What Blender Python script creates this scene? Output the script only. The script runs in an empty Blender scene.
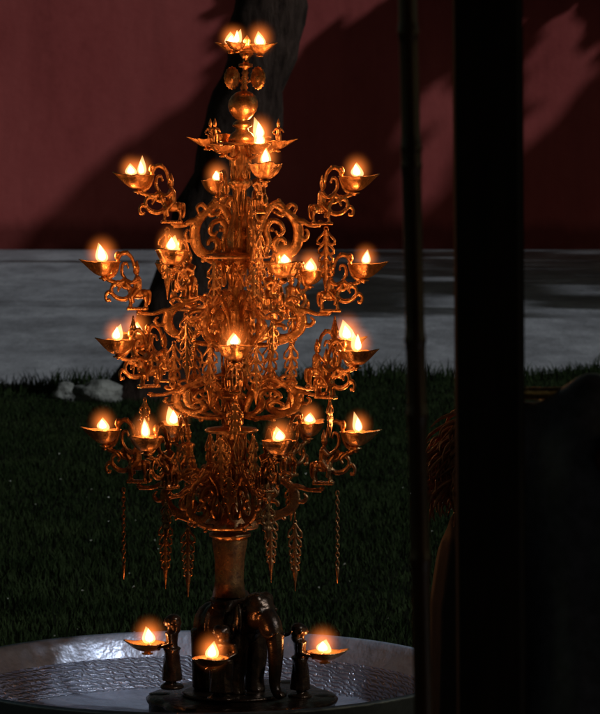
import bpy, math, random
import numpy as np
from mathutils import Vector, Matrix
random.seed(7); rng = np.random.default_rng(7)
C = bpy.context.scene.collection
scene = bpy.context.scene
PI = math.pi
F = 3250.0; CAMZ = 1.65; PITCH = math.atan(207/F); LY = 7.4; S = LY/F

# ------------------------------------------------------------------ measuring helpers
def ray(px, py):
    a = (px-300)/F; b = (357-py)/F
    c, s = math.cos(PITCH), math.sin(PITCH)
    return Vector((a, c + b*s, -s + b*c))
def W(px, py, Y):                       # the point seen at (px,py) at distance Y from the camera
    d = ray(px, py); k = Y/d.y
    return Vector((d.x*k, Y, CAMZ + d.z*k))
def G(px, py, z=0.0):                   # the point seen at (px,py) at height z
    d = ray(px, py); k = (z-CAMZ)/d.z
    return Vector((d.x*k, d.y*k, z))

# ------------------------------------------------------------------ materials
def mat(name):
    m = bpy.data.materials.new(name); m.use_nodes = True
    nt = m.node_tree; return m, nt, nt.nodes['Principled BSDF']
def noise(nt, scale, detail=4, rough=.55, coord='Object', vec_scale=None):
    tc = nt.nodes.new('ShaderNodeTexCoord'); n = nt.nodes.new('ShaderNodeTexNoise')
    n.inputs['Scale'].default_value = scale; n.inputs['Detail'].default_value = detail; n.inputs['Roughness'].default_value = rough
    src = tc.outputs[coord]
    if vec_scale:
        mp = nt.nodes.new('ShaderNodeMapping'); mp.inputs['Scale'].default_value = vec_scale
        nt.links.new(src, mp.inputs['Vector']); src = mp.outputs[0]
    nt.links.new(src, n.inputs['Vector']); return n
def ramp(nt, fac, stops):
    r = nt.nodes.new('ShaderNodeValToRGB'); e = r.color_ramp.elements
    while len(e) < len(stops): e.new(.5)
    for el, (p, c) in zip(e, stops):
        el.position = p; el.color = (*c, 1) if len(c) == 3 else c
    nt.links.new(fac, r.inputs[0]); return r
def bump(nt, b, height, strength, dist=.01):
    n = nt.nodes.new('ShaderNodeBump'); n.inputs['Strength'].default_value = strength; n.inputs['Distance'].default_value = dist
    nt.links.new(height, n.inputs['Height']); nt.links.new(n.outputs[0], b.inputs['Normal']); return n
def simple(name, c1, c2, scale, rough=.8, metal=0., bs=.3, bd=.01, detail=4, vs=None, coord='Object', p=(.35, .65)):
    m, nt, b = mat(name); n = noise(nt, scale, detail, coord=coord, vec_scale=vs)
    r = ramp(nt, n.outputs[0], [(p[0], c1), (p[1], c2)]); nt.links.new(r.outputs[0], b.inputs['Base Color'])
    b.inputs['Roughness'].default_value = rough; b.inputs['Metallic'].default_value = metal
    if bs: bump(nt, b, n.outputs[0], bs, bd)
    return m
def metal_mat(name, c1, c2, metal, r1, r2, sc=60, bs=.45, bd=.002):
    m, nt, b = mat(name)
    n = noise(nt, sc, 5, .6); n2 = noise(nt, sc*4, 3)
    r = ramp(nt, n.outputs[0], [(.35, c1), (.6, c2)]); nt.links.new(r.outputs[0], b.inputs['Base Color'])
    rr = ramp(nt, n.outputs[0], [(.3, (r1,)*3), (.7, (r2,)*3)]); nt.links.new(rr.outputs[0], b.inputs['Roughness'])
    b.inputs['Metallic'].default_value = metal
    bump(nt, b, n2.outputs[0], bs, bd); return m
M = {}
M['brass'] = metal_mat('cast brass', (.30, .15, .06), (.82, .46, .20), .88, .44, .22)
M['bowl'] = metal_mat('lamp bowl brass', (.40, .20, .08), (.84, .48, .20), .86, .40, .22)
M['bronze'] = metal_mat('darkened bronze', (.020, .012, .008), (.060, .034, .018), .75, .36, .2, 40)
M['dark_brass'] = metal_mat('shaded patina brass', (.13, .06, .03), (.42, .21, .08), .85, .45, .22)  # darker copy of the brass: patina, plus dimmer light put into the colour
M['oil'], nt, b = mat('lamp oil'); b.inputs['Base Color'].default_value = (.5, .3, .06, 1); b.inputs['Roughness'].default_value = .06
M['wick'] = simple('cotton wick', (.5, .4, .3), (.08, .05, .04), 200, .9)
# flame
m = bpy.data.materials.new('flame'); m.use_nodes = True; nt = m.node_tree; nt.nodes.clear()
out = nt.nodes.new('ShaderNodeOutputMaterial'); em = nt.nodes.new('ShaderNodeEmission')
tc = nt.nodes.new('ShaderNodeTexCoord'); sp = nt.nodes.new('ShaderNodeSeparateXYZ'); nt.links.new(tc.outputs['Generated'], sp.inputs[0])
r = ramp(nt, sp.outputs[2], [(0., (1, .30, .06)), (.22, (1, .62, .28)), (.75, (1, .60, .26)), (1, (1, .34, .08))])
nt.links.new(r.outputs[0], em.inputs[0]); em.inputs[1].default_value = 1.7
tr = nt.nodes.new('ShaderNodeBsdfTransparent'); ad = nt.nodes.new('ShaderNodeAddShader'); nt.links.new(em.outputs[0], ad.inputs[0]); nt.links.new(tr.outputs[0], ad.inputs[1])
nt.links.new(ad.outputs[0], out.inputs[0]); m.cycles.emission_sampling = 'NONE'; M['flame'] = m
m2 = m.copy(); m2.name = 'flame core'; M['core'] = m2; m2.cycles.emission_sampling = 'NONE'
for n_ in m.node_tree.nodes:
    if n_.type == 'EMISSION': n_.inputs[1].default_value = .62
for n_ in m2.node_tree.nodes:
    if n_.type == 'EMISSION': n_.inputs[1].default_value = 2.2
# lens glare around the flame, imitated by a glowing ball that fades outwards
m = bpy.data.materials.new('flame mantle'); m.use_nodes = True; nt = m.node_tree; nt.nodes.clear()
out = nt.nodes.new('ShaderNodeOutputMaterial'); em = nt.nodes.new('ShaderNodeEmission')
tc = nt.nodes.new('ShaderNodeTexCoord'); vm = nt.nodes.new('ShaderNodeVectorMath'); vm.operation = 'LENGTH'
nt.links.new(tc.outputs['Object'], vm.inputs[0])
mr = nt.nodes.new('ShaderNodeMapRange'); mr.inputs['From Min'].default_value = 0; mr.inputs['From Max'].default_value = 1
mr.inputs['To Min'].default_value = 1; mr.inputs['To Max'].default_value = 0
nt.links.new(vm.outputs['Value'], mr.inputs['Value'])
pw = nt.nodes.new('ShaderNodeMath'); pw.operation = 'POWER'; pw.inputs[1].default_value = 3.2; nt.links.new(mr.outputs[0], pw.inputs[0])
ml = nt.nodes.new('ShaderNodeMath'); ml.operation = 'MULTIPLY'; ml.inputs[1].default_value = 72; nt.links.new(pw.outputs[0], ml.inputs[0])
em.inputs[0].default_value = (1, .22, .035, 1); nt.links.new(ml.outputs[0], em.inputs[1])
nt.links.new(em.outputs[0], out.inputs['Volume']); M['halo'] = m
# hammered basin
def basin_mat(name, hammered):
    m, nt, b = mat(name)
    b.inputs['Metallic'].default_value = .5
    n = noise(nt, 9, 6, .65); r = ramp(nt, n.outputs[0], [(.3, (.32, .36, .46)), (.55, (.48, .54, .67)), (.75, (.64, .72, .86))])
    nt.links.new(r.outputs[0], b.inputs['Base Color'])
    rr = ramp(nt, n.outputs[0], [(.3, (.46,)*3), (.75, (.30,)*3)]); nt.links.new(rr.outputs[0], b.inputs['Roughness'])
    n2 = noise(nt, 22, 3)
    if hammered:
        uv = nt.nodes.new('ShaderNodeTexCoord'); sx = nt.nodes.new('ShaderNodeSeparateXYZ'); nt.links.new(uv.outputs['UV'], sx.inputs[0])
        def mth(op, a, b_=None):
            x = nt.nodes.new('ShaderNodeMath'); x.operation = op
            for i, v in enumerate((a, b_)):
                if v is None: continue
                if isinstance(v, (int, float)): x.inputs[i].default_value = v
                else: nt.links.new(v, x.inputs[i])
            return x.outputs[0]
        wob = mth('MULTIPLY', n2.outputs[0], 2.6)
        V = mth('ADD', mth('MULTIPLY', sx.outputs[1], 7.0), mth('MULTIPLY', wob, .35))        # rows
        row = mth('FLOOR', V); fr = mth('FRACT', V)
        U_ = mth('ADD', mth('ADD', mth('MULTIPLY', sx.outputs[0], 125.0), mth('MULTIPLY', V, .9)), mth('MULTIPLY', row, .37))
        U_ = mth('ADD', U_, wob)
        fu = mth('FRACT', U_)
        hx = mth('SINE', mth('MULTIPLY', fu, PI)); hy = mth('SINE', mth('MULTIPLY', fr, PI))
        h = mth('POWER', mth('MULTIPLY', hx, hy), .8)
        h = mth('ADD', h, mth('MULTIPLY', n2.outputs[0], .5))
        bump(nt, b, h, .9, .009)
    else:
        bump(nt, b, n2.outputs[0], .5, .012)
    return m
M['basin'] = basin_mat('basin sheet metal', False); M['hammer'] = basin_mat('hammered basin metal', True)
M['water'], nt, b = mat('still water'); b.inputs['Base Color'].default_value = (.06, .07, .09, 1); b.inputs['Roughness'].default_value = .12
n = noise(nt, 12, 3); bump(nt, b, n.outputs[0], .2, .01)

# ------------------------------------------------------------------ mesh helpers
def spline(pts, n=6, closed=False):
    P = [Vector(p) for p in pts]; out = []; N = len(P)
    rng_ = range(N if closed else N-1)
    for i in rng_:
        g = (lambda k: P[k % N]) if closed else (lambda k: P[min(max(k, 0), N-1)])
        p0, p1, p2, p3 = g(i-1), g(i), g(i+1), g(i+2)
        for j in range(n):
            t = j/n
            out.append(.5*((2*p1)+(-p0+p2)*t+(2*p0-5*p1+4*p2-p3)*t*t+(-p0+3*p1-3*p2+p3)*t**3))
    if not closed: out.append(P[-1].copy())
    return out
def lerp_list(vals, n):
    if isinstance(vals, (int, float)): return [vals]*n
    k = len(vals)-1; o = []
    for i in range(n):
        t = i/(n-1)*k; a = min(int(t), k-1); o.append(vals[a]*(1-(t-a))+vals[a+1]*(t-a))
    return o
class MB:
    def __init__(s): s.v = []; s.f = []; s.fat = 1.0
    def add(s, vs, fs):
        b = len(s.v); s.v += [Vector(v) for v in vs]; s.f += [tuple(i+b for i in f) for f in fs]
    def merge(s, o, mtx=None):
        s.add([mtx @ v for v in o.v] if mtx else o.v, o.f)
    def sweep(s, path, ra, rb=None, normal=(0, 1, 0), n=8, closed=False, power=1.0):
        """tube along path; ra: half width in the path's plane, rb: half thickness along 'normal'"""
        N = len(path); ra = [x*s.fat for x in lerp_list(ra, N)]; rb = ra if rb is None else [x*s.fat for x in lerp_list(rb, N)]
        nrm = Vector(normal).normalized(); vs = []; fs = []
        for i, p in enumerate(path):
            if closed: t = path[(i+1) % N]-path[i-1]
            else: t = path[min(i+1, N-1)]-path[max(i-1, 0)]
            if t.length < 1e-9: t = Vector((1, 0, 0))
            t.normalize(); side = t.cross(nrm)
            if side.length < 1e-3: side = t.cross(Vector((.3, .2, 1)))
            side.normalize(); up = side.cross(t).normalized()
            for k in range(n):
                a = 2*PI*k/n; c, d = math.cos(a), math.sin(a)
                vs.append(p + side*(ra[i]*c) + up*(rb[i]*math.copysign(abs(d)**power, d)))
        m_ = N if closed else N-1
        for i in range(m_):
            j = (i+1) % N
            for k in range(n):
                l = (k+1) % n; fs.append((i*n+k, j*n+k, j*n+l, i*n+l))
        if not closed:
            fs.append(tuple(range(n))); fs.append(tuple((N-1)*n+k for k in reversed(range(n))))
        s.add(vs, fs)
    def tube(s, a, b, r1, r2=None, n=8, seg=2):
        a, b = Vector(a), Vector(b); r2 = r1 if r2 is None else r2
        d = (b-a).normalized(); nn = Vector((0, 1, 0)) if abs(d.y) < .9 else Vector((1, 0, 0))
        s.sweep([a.lerp(b, i/seg) for i in range(seg+1)], [r1, r2], None, nn, n)
    def ell(s, c, r, rot=None, n=12, m=8):
        c = Vector(c); r = (r,)*3 if isinstance(r, (int, float)) else r
        R = rot or Matrix.Identity(3); vs = []; fs = []
        for i in range(1, m):
            th = PI*i/m
            for k in range(n):
                a = 2*PI*k/n
                vs.append(c + R @ Vector((r[0]*math.sin(th)*math.cos(a), r[1]*math.sin(th)*math.sin(a), r[2]*math.cos(th))))
        top = len(vs); vs.append(c+R@Vector((0, 0, r[2]))); vs.append(c-R@Vector((0, 0, r[2])))
        for i in range(m-2):
            for k in range(n):
                l = (k+1) % n; fs.append((i*n+k, (i+1)*n+k, (i+1)*n+l, i*n+l))
        for k in range(n):
            l = (k+1) % n; fs.append((top, k, l)); fs.append((top+1, (m-2)*n+l, (m-2)*n+k))
        s.add(vs, fs)
    def lathe(s, prof, cx=lambda z: (0, 0), n=32, mod=None, close=True):
        """prof: list of (radius, z)"""
        vs = []; fs = []; N = len(prof)
        for i, (r, z) in enumerate(prof):
            x0, y0 = cx(z)
            for k in range(n):
                a = 2*PI*k/n; rr = r*(mod(a, i, z) if mod else 1)
                vs.append((x0+rr*math.cos(a), y0+rr*math.sin(a), z))
        for i in range(N-1):
            for k in range(n):
                l = (k+1) % n; fs.append((i*n+k, i*n+l, (i+1)*n+l, (i+1)*n+k))
        if close:
            fs.append(tuple(reversed(range(n)))); fs.append(tuple((N-1)*n+k for k in range(n)))
        s.add(vs, fs)
    def box(s, c, h, rot=None, bev=0):
        c = Vector(c); R = rot or Matrix.Identity(3); b = min(bev, *h) if bev else 0
        if not b:
            vs = [c+R@Vector((x*h[0], y*h[1], z*h[2])) for x in (-1, 1) for y in (-1, 1) for z in (-1, 1)]
            s.add(vs, [(0, 1, 3, 2), (4, 6, 7, 5), (0, 4, 5, 1), (2, 3, 7, 6), (0, 2, 6, 4), (1, 5, 7, 3)]); return
        vs = []; idx = {}
        for x in (-1, 1):
            for y in (-1, 1):
                for z in (-1, 1):
                    for ax in range(3):
                        v = [x*h[0], y*h[1], z*h[2]]
                        for q in range(3):
                            if q != ax: v[q] -= (x, y, z)[q]*b
                        idx[(x, y, z, ax)] = len(vs); vs.append(c+R@Vector(v))
        fs = []
        for ax in range(3):
            o1, o2 = [q for q in range(3) if q != ax]
            for sg in (-1, 1):
                q = []
                for a_, b_ in ((-1, -1), (1, -1), (1, 1), (-1, 1)):
                    k = [0, 0, 0]; k[ax] = sg; k[o1] = a_; k[o2] = b_; q.append(idx[(*k, ax)])
                fs.append(tuple(q))
            for a_ in (-1, 1):
                for b_ in (-1, 1):
                    k1 = [0, 0, 0]; k1[o1] = a_; k1[o2] = b_; k2 = list(k1); k1[ax] = -1; k2[ax] = 1
                    fs.append((idx[(*k1, o1)], idx[(*k2, o1)], idx[(*k2, o2)], idx[(*k1, o2)]))
        for x in (-1, 1):
            for y in (-1, 1):
                for z in (-1, 1): fs.append(tuple(idx[(x, y, z, a)] for a in range(3)))
        s.add(vs, fs)
    def mesh(s, name, smooth=True, scale=1.0):
        me = bpy.data.meshes.new(name); me.from_pydata([v*scale for v in s.v], [], s.f); me.validate(); me.update()
        if smooth: me.polygons.foreach_set('use_smooth', [True]*len(me.polygons))
        return me
def fix_normals(me):
    import bmesh
    b = bmesh.new(); b.from_mesh(me); bmesh.ops.recalc_face_normals(b, faces=b.faces); b.to_mesh(me); b.free()
def remesh(mb, voxel, smooth_it=2, scale=1.0, name='m'):
    me = mb.mesh(name, scale=scale); fix_normals(me)
    o = bpy.data.objects.new('tmp', me); C.objects.link(o)
    r = o.modifiers.new('r', 'REMESH'); r.mode = 'VOXEL'; r.voxel_size = voxel; r.use_smooth_shade = True
    if smooth_it:
        q = o.modifiers.new('s', 'SMOOTH'); q.iterations = smooth_it; q.factor = .5
    dg = bpy.context.evaluated_depsgraph_get(); dg.update()
    nm = bpy.data.meshes.new_from_object(o.evaluated_get(dg)); nm.name = name
    bpy.data.objects.remove(o); bpy.data.meshes.remove(me)
    nm.polygons.foreach_set('use_smooth', [True]*len(nm.polygons)); return nm
def obj(name, me, m=None, parent=None, loc=(0, 0, 0), rz=0, sc=None):
    if isinstance(me, MB): me = me.mesh(name); fix_normals(me)
    if m is not None and me.materials and me.materials[0] is not (M[m] if isinstance(m, str) else m): me = me.copy(); me.materials.clear()
    if m is not None and not me.materials: me.materials.append(M[m] if isinstance(m, str) else m)
    o = bpy.data.objects.new(name, me); C.objects.link(o); o.parent = parent
    o.location = loc; o.rotation_euler.z = rz
    if sc is not None: o.scale = (sc,)*3 if isinstance(sc, (int, float)) else sc
    return o
def tag(o, label=None, cat=None, group=None, kind=None):
    if label: o['label'] = label
    if cat: o['category'] = cat
    if group: o['group'] = group
    if kind: o['kind'] = kind
    return o
def empty(name, loc):
    o = bpy.data.objects.new(name, None); C.objects.link(o); o.location = loc; o.empty_display_size = .1; return o
def V2(l): return [Vector((x, 0, z)) for x, z in l]      # a drawing in the XZ plane, in lamp units

# ================================================================== THE LAMP
AX = [(20, 248), (45, 247), (105, 243), (150, 241), (250, 237), (330, 234.5), (430, 231.5), (525, 230), (600, 229), (720, 229)]
def ax(py):
    for (a, b), (c, d) in zip(AX, AX[1:]):
        if py <= c: return b+(d-b)*max(0, (py-a))/(c-a)
    return 229
PLY = 694
root_p = W(238, PLY, LY)
lamp = empty('oil_lamp_tree', root_p)
tag(lamp, 'tall ornate tiered brass oil lamp with elephant base and many burning flames', 'oil lamp')
def L(px, py, dep=0.0): return W(px, py, LY+dep)-root_p            # lamp-local coordinates

# ---- column (turned, with relief)
prof = [(50, 3), (54, 7), (57, 5), (60, 3), (63, 3), (64, 7), (67, 7), (68, 3), (71, 2.5), (73, 4), (75, 2.5), (78, 4), (80, 2.5), (83, 4), (85, 2.5), (88, 4.2), (90, 3),
        (91, 4), (92.5, 8), (96, 12), (101, 14.6), (106, 15), (111, 13.8), (116, 10), (119, 7), (120, 5), (123, 9), (126, 10), (128, 6), (131, 7), (134, 11), (138, 13), (141, 13), (143, 9),
        (150, 10), (160, 11), (170, 9.5), (178, 8), (180, 11), (184, 12), (187, 9), (190, 7), (205, 6.5), (216, 7.5), (226, 11), (238, 13), (246, 12), (252, 14), (254, 32), (256, 34), (258, 33), (259, 15),
        (262, 14), (268, 9), (271, 8), (273, 11), (275, 8), (285, 7.5), (300, 9), (309, 13), (320, 13), (332, 11), (345, 10), (350, 13), (353, 9), (370, 10), (392, 9), (395, 14), (398, 14), (400, 8),
        (405, 9), (426, 9.5), (428, 25), (430, 27), (432, 26), (433, 10), (445, 9), (452, 12), (470, 14), (486, 12), (490, 16), (505, 18), (516, 21), (521, 27), (525, 29), (528, 28), (529, 18), (532, 18), (533, 21),
        (536, 21), (537, 17), (540, 18), (560, 15), (580, 14.5), (596, 17)]
zs = [(L(ax(p), p).z, L(ax(p), p).x) for p, _ in prof]
def cxz(z):
    for (z0, x0), (z1, x1) in zip(zs, zs[1:]):
        if z <= z0+1e-9 and z >= z1-1e-9: return (x0+(x1-x0)*(z0-z)/max(z0-z1, 1e-9), 0)
    return (zs[-1][1], 0)
mb = MB()
def colmod(a, i, z):
    py = prof[i][0]
    if 143 < py < 188 or 200 < py < 250 or 296 < py < 350 or 440 < py < 520: return 1+.07*math.cos(10*a)
    if 258 < py < 274: return 1+.05*math.cos(14*a)
    if 400 < py < 428 or 353 < py < 393: return 1+.06*math.cos(8*a)
    return 1
cut = [i for i, (p, r) in enumerate(prof) if p == 528][0]
mb.lathe([(r*S, L(ax(p), p).z) for p, r in prof[:cut+1]], cxz, 40, colmod)
q = MB(); q.lathe([(r*S, L(ax(p), p).z) for p, r in prof[cut:]], cxz, 40)
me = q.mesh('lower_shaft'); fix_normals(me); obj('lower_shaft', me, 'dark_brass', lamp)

# relief leaves and drops around the column
def leaf_drop(h, w):
    q = MB()
    q.sweep(spline(V2([(0, 0), (-w*.9, -h*.35), (-w, -h*.6), (-w*.35, -h), (0, -h*.8)]), 4), [.6, 1.2, 1.3, .7], .9)
    q.sweep(spline(V2([(0, 0), (w*.9, -h*.35), (w, -h*.6), (w*.35, -h), (0, -h*.8)]), 4), [.6, 1.2, 1.3, .7], .9)
    q.sweep(V2([(0, 0), (0, -h)]), [1.5, .8], 1.2); return q
rel = MB()
for (py, r, h, w, n) in [(146, 9.5, 16, 3, 6), (166, 9, 12, 2.8, 6), (192, 6.5, 24, 2.8, 5), (228, 11, 18, 3.4, 7), (262, 15, 24, 5, 7), (300, 11, 22, 4, 7), (322, 13, 22, 4.5, 7),
                       (352, 12, 18, 3.6, 6), (370, 11, 20, 3.5, 6), (400, 10, 24, 3.5, 6), (434, 14, 26, 5, 6), (462, 16, 22, 5, 8), (484, 17, 26, 6, 8), (500, 22, 18, 5, 9)]:
    for k in range(n):
        a = 2*PI*(k+.5*(int(py) % 2))/n
        c = L(ax(py), py)
        mt = Matrix.Translation(c/S) @ Matrix.Rotation(a+PI/2, 4, 'Z') @ Matrix.Translation((0, -r, 0)) @ Matrix.Rotation(random.uniform(-.06, .06), 4, 'Y')
        rel.merge(leaf_drop(h, w), mt)
mb.add([v*S for v in rel.v], rel.f)
me = mb.mesh('column'); fix_normals(me); obj('column', me, 'brass', lamp)

# ---- pierced scroll bracket (origin on the axis at the level of its tab)
def bracket_mb(r_foot, seed):
    q = MB(); q.fat = 1.08; k = (r_foot-4)/86.0
    def P(l): return spline(V2([(x*k if x > 12 else x, z) for x, z in l]), 6)
    T = 2.0
    q.sweep(P([(8, -32), (13, -10), (20, 6), (29, 18), (38, 21), (44, 15), (41, 9), (35, 11)]), [4.2, 4, 3.6, 3.3, 2.6, 1.8], T, power=.6)
    q.sweep(P([(34, 19), (47, 12), (57, 3), (61, -9), (58, -23), (48, -31), (38, -30), (33, -22), (37, -15), (44, -17), (45, -22)]), [3, 4.6, 5.4, 5, 4, 3, 1.8], T, power=.6)
    q.sweep(P([(54, 2), (64, 3), (74, -1), (86, -1)]), [5, 3.4, 2.4, 2.8], T, power=.6)
    q.sweep(P([(11, -36), (21, -31), (26, -18), (23, -6), (29, 3), (39, 1), (43, -7), (38, -11), (34, -7)]), [3, 3.4, 3.2, 2.8, 2.2, 1.4], T, power=.6)
    q.sweep(P([(6, -36), (18, -41), (34, -40), (50, -34)]), [3.4, 3.2, 3.2, 2.4], T, power=.6)
    q.sweep(P([(14, 2), (8, 14), (12, 24), (20, 26), (24, 20), (19, 17)]), [2.4, 2.6, 2.2, 1.2], T)
    q.sweep(P([(60, -12), (68, -16), (72, -10), (69, -5)]), [3.2, 2.2, 1.2], T)
    q.sweep(P([(46, 14), (52, 20), (58, 17), (56, 11)]), [2.6, 2.2, 1.2], T)
    for x, z, r in [(38, 24, 2.6), (61, -1, 3), (60, -24, 2.6), (20, -44, 2.6), (36, -44, 2.8), (51, -37, 2.4), (30, -6, 2.4), (13, 27, 2.2), (33, 12, 2), (46, 16, 2), (86, 1, 3.2)]:
        q.ell((x*k if x > 12 else x, 0, z), (r, r*.9, r), n=8, m=6)
    return q
BR = {}
def bracket_mesh(rf):
    key = round(rf)
    if key not in BR: BR[key] = remesh(bracket_mb(rf, key), .0015, 1, S, 'scroll_bracket')
    return BR[key]

# ---- openwork pendant, hanging in the YZ plane from z=0
def pendant_mb(rows, w0, h, spike, dens=1.0):
    q = MB(); q.fat = 1.15; z = -4.0
    q.sweep([Vector((0, 2.4*math.cos(a), -1.5+2.4*math.sin(a))) for a in [2*PI*i/10 for i in range(10)]], .7, .7, (1, 0, 0), 6, True)
    zt = z
    for i in range(rows):
        w = w0*(1-.55*i/max(1, rows)); hh = h*(1-.35*i/rows)
        for sg in (-1, 1):
            pth = spline([(0, sg*w*.12, z), (0, sg*w*.5, z-hh*.35), (0, sg*w*.95, z-hh*.75), (0, sg*w*.8, z-hh*1.12), (0, sg*w*.4, z-hh*1.05), (0, sg*w*.15, z-hh*.6)], 4, True)
            q.sweep(pth, 1.15, 1.25, (1, 0, 0), 6, True)
            q.ell((0, sg*w*1.0, z-hh*1.1), 1.3, n=6, m=5)
        z -= hh*.92
    q.sweep([Vector((0, 0, zt+2)), Vector((0, 0, (zt+z)/2)), Vector((0, 0, z-2))], [1.4, 2.2, 1.6], 1.3, (1, 0, 0), 8)
    sp_ = [Vector((0, 0, z+2-spike*t)) for t in (0, .12, .28, .5, .78, 1)]
    q.sweep(sp_, [1.4, 3.0, 3.4, 2.2, 1.2, .5], [1.2, 1.8, 1.9, 1.5, .9, .4], (1, 0, 0), 8)
    return q
PEN = {n: remesh(pendant_mb(*a), .0016, 0, S, 'pendant') for n, a in
       {'long': (5, 10, 11, 26), 'mid': (4, 10, 12, 20), 'short': (3, 7.5, 9, 15)}.items()}
def chain_mb(n, spike):
    q = MB()
    for i in range(n):
        a = PI/2*(i % 2); c = Vector((0, 0, -2-4.4*i))
        q.sweep([c+Vector((math.cos(t)*1.7*math.cos(a), math.cos(t)*1.7*math.sin(a), 2.9*math.sin(t))) for t in [2*PI*k/10 for k in range(10)]], .6, .6, (math.sin(a), -math.cos(a), 0), 5, True)
    z = -4-4.4*(n-1)
    q.sweep([Vector((0, 0, z-spike*t)) for t in (0, .2, .5, 1)], [.8, 2.2, 1.4, .4], None, (1, 0, 0), 8); return q
me = chain_mb(17, 18).mesh('hanging_chain', scale=S); fix_normals(me); PEN['chain'] = me

# ---- rider on a small horse holding the scroll that carries a bowl (origin at the foot; +X outwards)
def rider_mb(var=0):
    q = MB(); q.fat = 1.15
    q.box((-3, 0, 1.3), (14, 5.5, 1.5), bev=.6)
    q.ell((-4, 0, 16), (11, 4.6, 5)); q.ell((-12, 0, 16), (5, 4.8, 5.4)); q.ell((4, 0, 17), (5, 4.2, 6))
    for x, y in ((-14, -3), (-13, 3), (6, -3), (7, 3)):
        q.tube((x, y, 14), (x-1, y, 8), 2.4, 1.7); q.tube((x-1, y, 8), (x, y, 2), 1.7, 1.9); q.ell((x+.6, y, 2.6), (2.4, 1.8, 1.4), n=8, m=6)
    q.sweep(spline([(-15, 0, 19), (-19, 0, 18), (-19, 0, 10), (-17, 0, 5)], 4), [1.5, 1.8, 1.2], None)
    q.sweep(spline([(5, 0, 19), (10, 0, 25), (12, 0, 30)], 4), [3.6, 3, 2.6], 2.4); q.ell((14.5, 0, 29), (5, 2.2, 2.8))
    # rider
    q.tube((-4, 0, 19), (-3, 0, 31), 4.4, 4.8); q.tube((-4, -4, 21), (4, -6, 14), 2.4, 2); q.tube((-4, 4, 21), (4, 6, 14), 2.4, 2)
    q.tube((4, -6, 14), (2, -6, 7), 1.8, 1.5); q.tube((4, 6, 14), (2, 6, 7), 1.8, 1.5)
    q.ell((-3, 0, 31), (4.6, 6.4, 4)); q.ell((0, 0, 26), (3, 4.4, 5)); q.tube((-3, 0, 32), (-2, 0, 37), 2, 2); q.ell((-1.6, 0, 39.5), (4.4, 3.8, 4.6)); q.ell((2, 0, 39), (1, .8, 1.1), n=6, m=5)
    q.sweep([Vector((-2, 0, 42)), Vector((-2.2, 0, 44)), Vector((-2.4, 0, 46)), Vector((-2.5, 0, 50))], [3.6, 3, 2, .6], None, n=10)
    for sg in (-1, 1):
        q.tube((-3, 5.6*sg, 32), (4, 6*sg, 27), 1.9, 1.6); q.tube((4, 6*sg, 27), (13, 2.5*sg, 31), 1.6, 1.4)
    # scrolls
    T = 1.9
    q.sweep(spline(V2([(6, 15), (13, 11), (23, 12), (30, 17), (30, 23), (25, 26), (20, 23), (23, 19)]), 6), [2.4, 2.2, 2.2, 1.9, 1.3], T)
    q.sweep(spline(V2([(28, 15), (34, 18), (38, 15), (37, 10), (33, 10)]), 6), [1.8, 2, 1.8, 1.4], T)
    q.sweep(spline(V2([(22, 25), (27, 28), (34, 30), (40, 34)]), 6), [2, 2, 2.6], T)
    q.sweep(spline(V2([(1, 43), (4, 52), (11, 57), (18, 56), (22, 50), (23, 42), (28, 35), (38, 33)]), 6), [1.8, 2, 2.2, 2.2, 2, 2], T)
    q.sweep(spline(V2([(18, 56), (23, 57), (25, 53), (22, 51)]), 5), [1.8, 1.6, 1], T)
    q.sweep(spline(V2([(12, 31), (17, 37), (16, 45), (11, 47), (9, 43)]), 5), [1.8, 2, 1.6, 1], T)
    q.sweep(spline(V2([(8, 22), (15, 23), (21, 28), (26, 27)]), 5), [1.6, 2, 1.4], T)
    for x, z, r in [(33, 10, 2), (9, 43, 1.8), (10, 58, 2), (28, 28, 1.8), (18, 11, 2.2), (40, 32, 3.4)]: q.ell((x, 0, z), r, n=8, m=6)
    return q
RIDER = remesh(rider_mb(), .0014, 1, S, 'rider_arm')

# ---- bowl: origin at the rim's centre, +X is the spout
def bowl_mb(R, D, spout, flutes=9, deep_n=48):
    q = MB()
    def mod(a, i, z):
        d = math.atan2(math.sin(a), math.cos(a))
        t = max(0., min(1., 1+z/D))
        return (1+.085*abs(math.cos(flutes*a/2))*(.2+.8*t)-.04) * (1+spout*math.exp(-(d/.34)**2)*t**1.6)
    outer = [(R*.16, -D), (R*.34, -D*.98), (R*.58, -D*.84), (R*.8, -D*.58), (R*.93, -D*.28), (R, -.4), (R*1.03, 0), (R*1.01, .5)]
    inner = [(R*.94, .1), (R*.88, -D*.25), (R*.74, -D*.5), (R*.5, -D*.72), (R*.05, -D*.8)]
    q.lathe(outer+inner, n=deep_n, mod=mod)
    for i, v in enumerate(q.v):                         # the spout's lip lifts and the rim waves a little
        d = math.atan2(v.y, v.x); t = max(0, 1+v.z/D)
        v.z += t**2*(2.2*math.exp(-(d/.4)**2)*(R/16)+.35*math.cos(flutes*d))
    q.lathe([(R*.2, -D-3.2), (R*.32, -D-3), (R*.34, -D-1.8), (R*.2, -D-1.2), (R*.18, -D+1)], n=20)
    return q
me = bowl_mb(16, 14, .5).mesh('lamp_bowl', scale=S); fix_normals(me); BOWL = me
me = bowl_mb(11, 8, .75, 7).mesh('small_bowl', scale=S); fix_normals(me); SBOWL = me
me = bowl_mb(17, 8, .35, 0.0001).mesh('dish', scale=S); fix_normals(me); DISH = me
q = MB(); q.lathe([(.1, 0), (13.2, 0), (13.4, -.5), (.1, -.5)], n=28); OIL = q.mesh('oil', scale=S); fix_normals(OIL)
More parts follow.
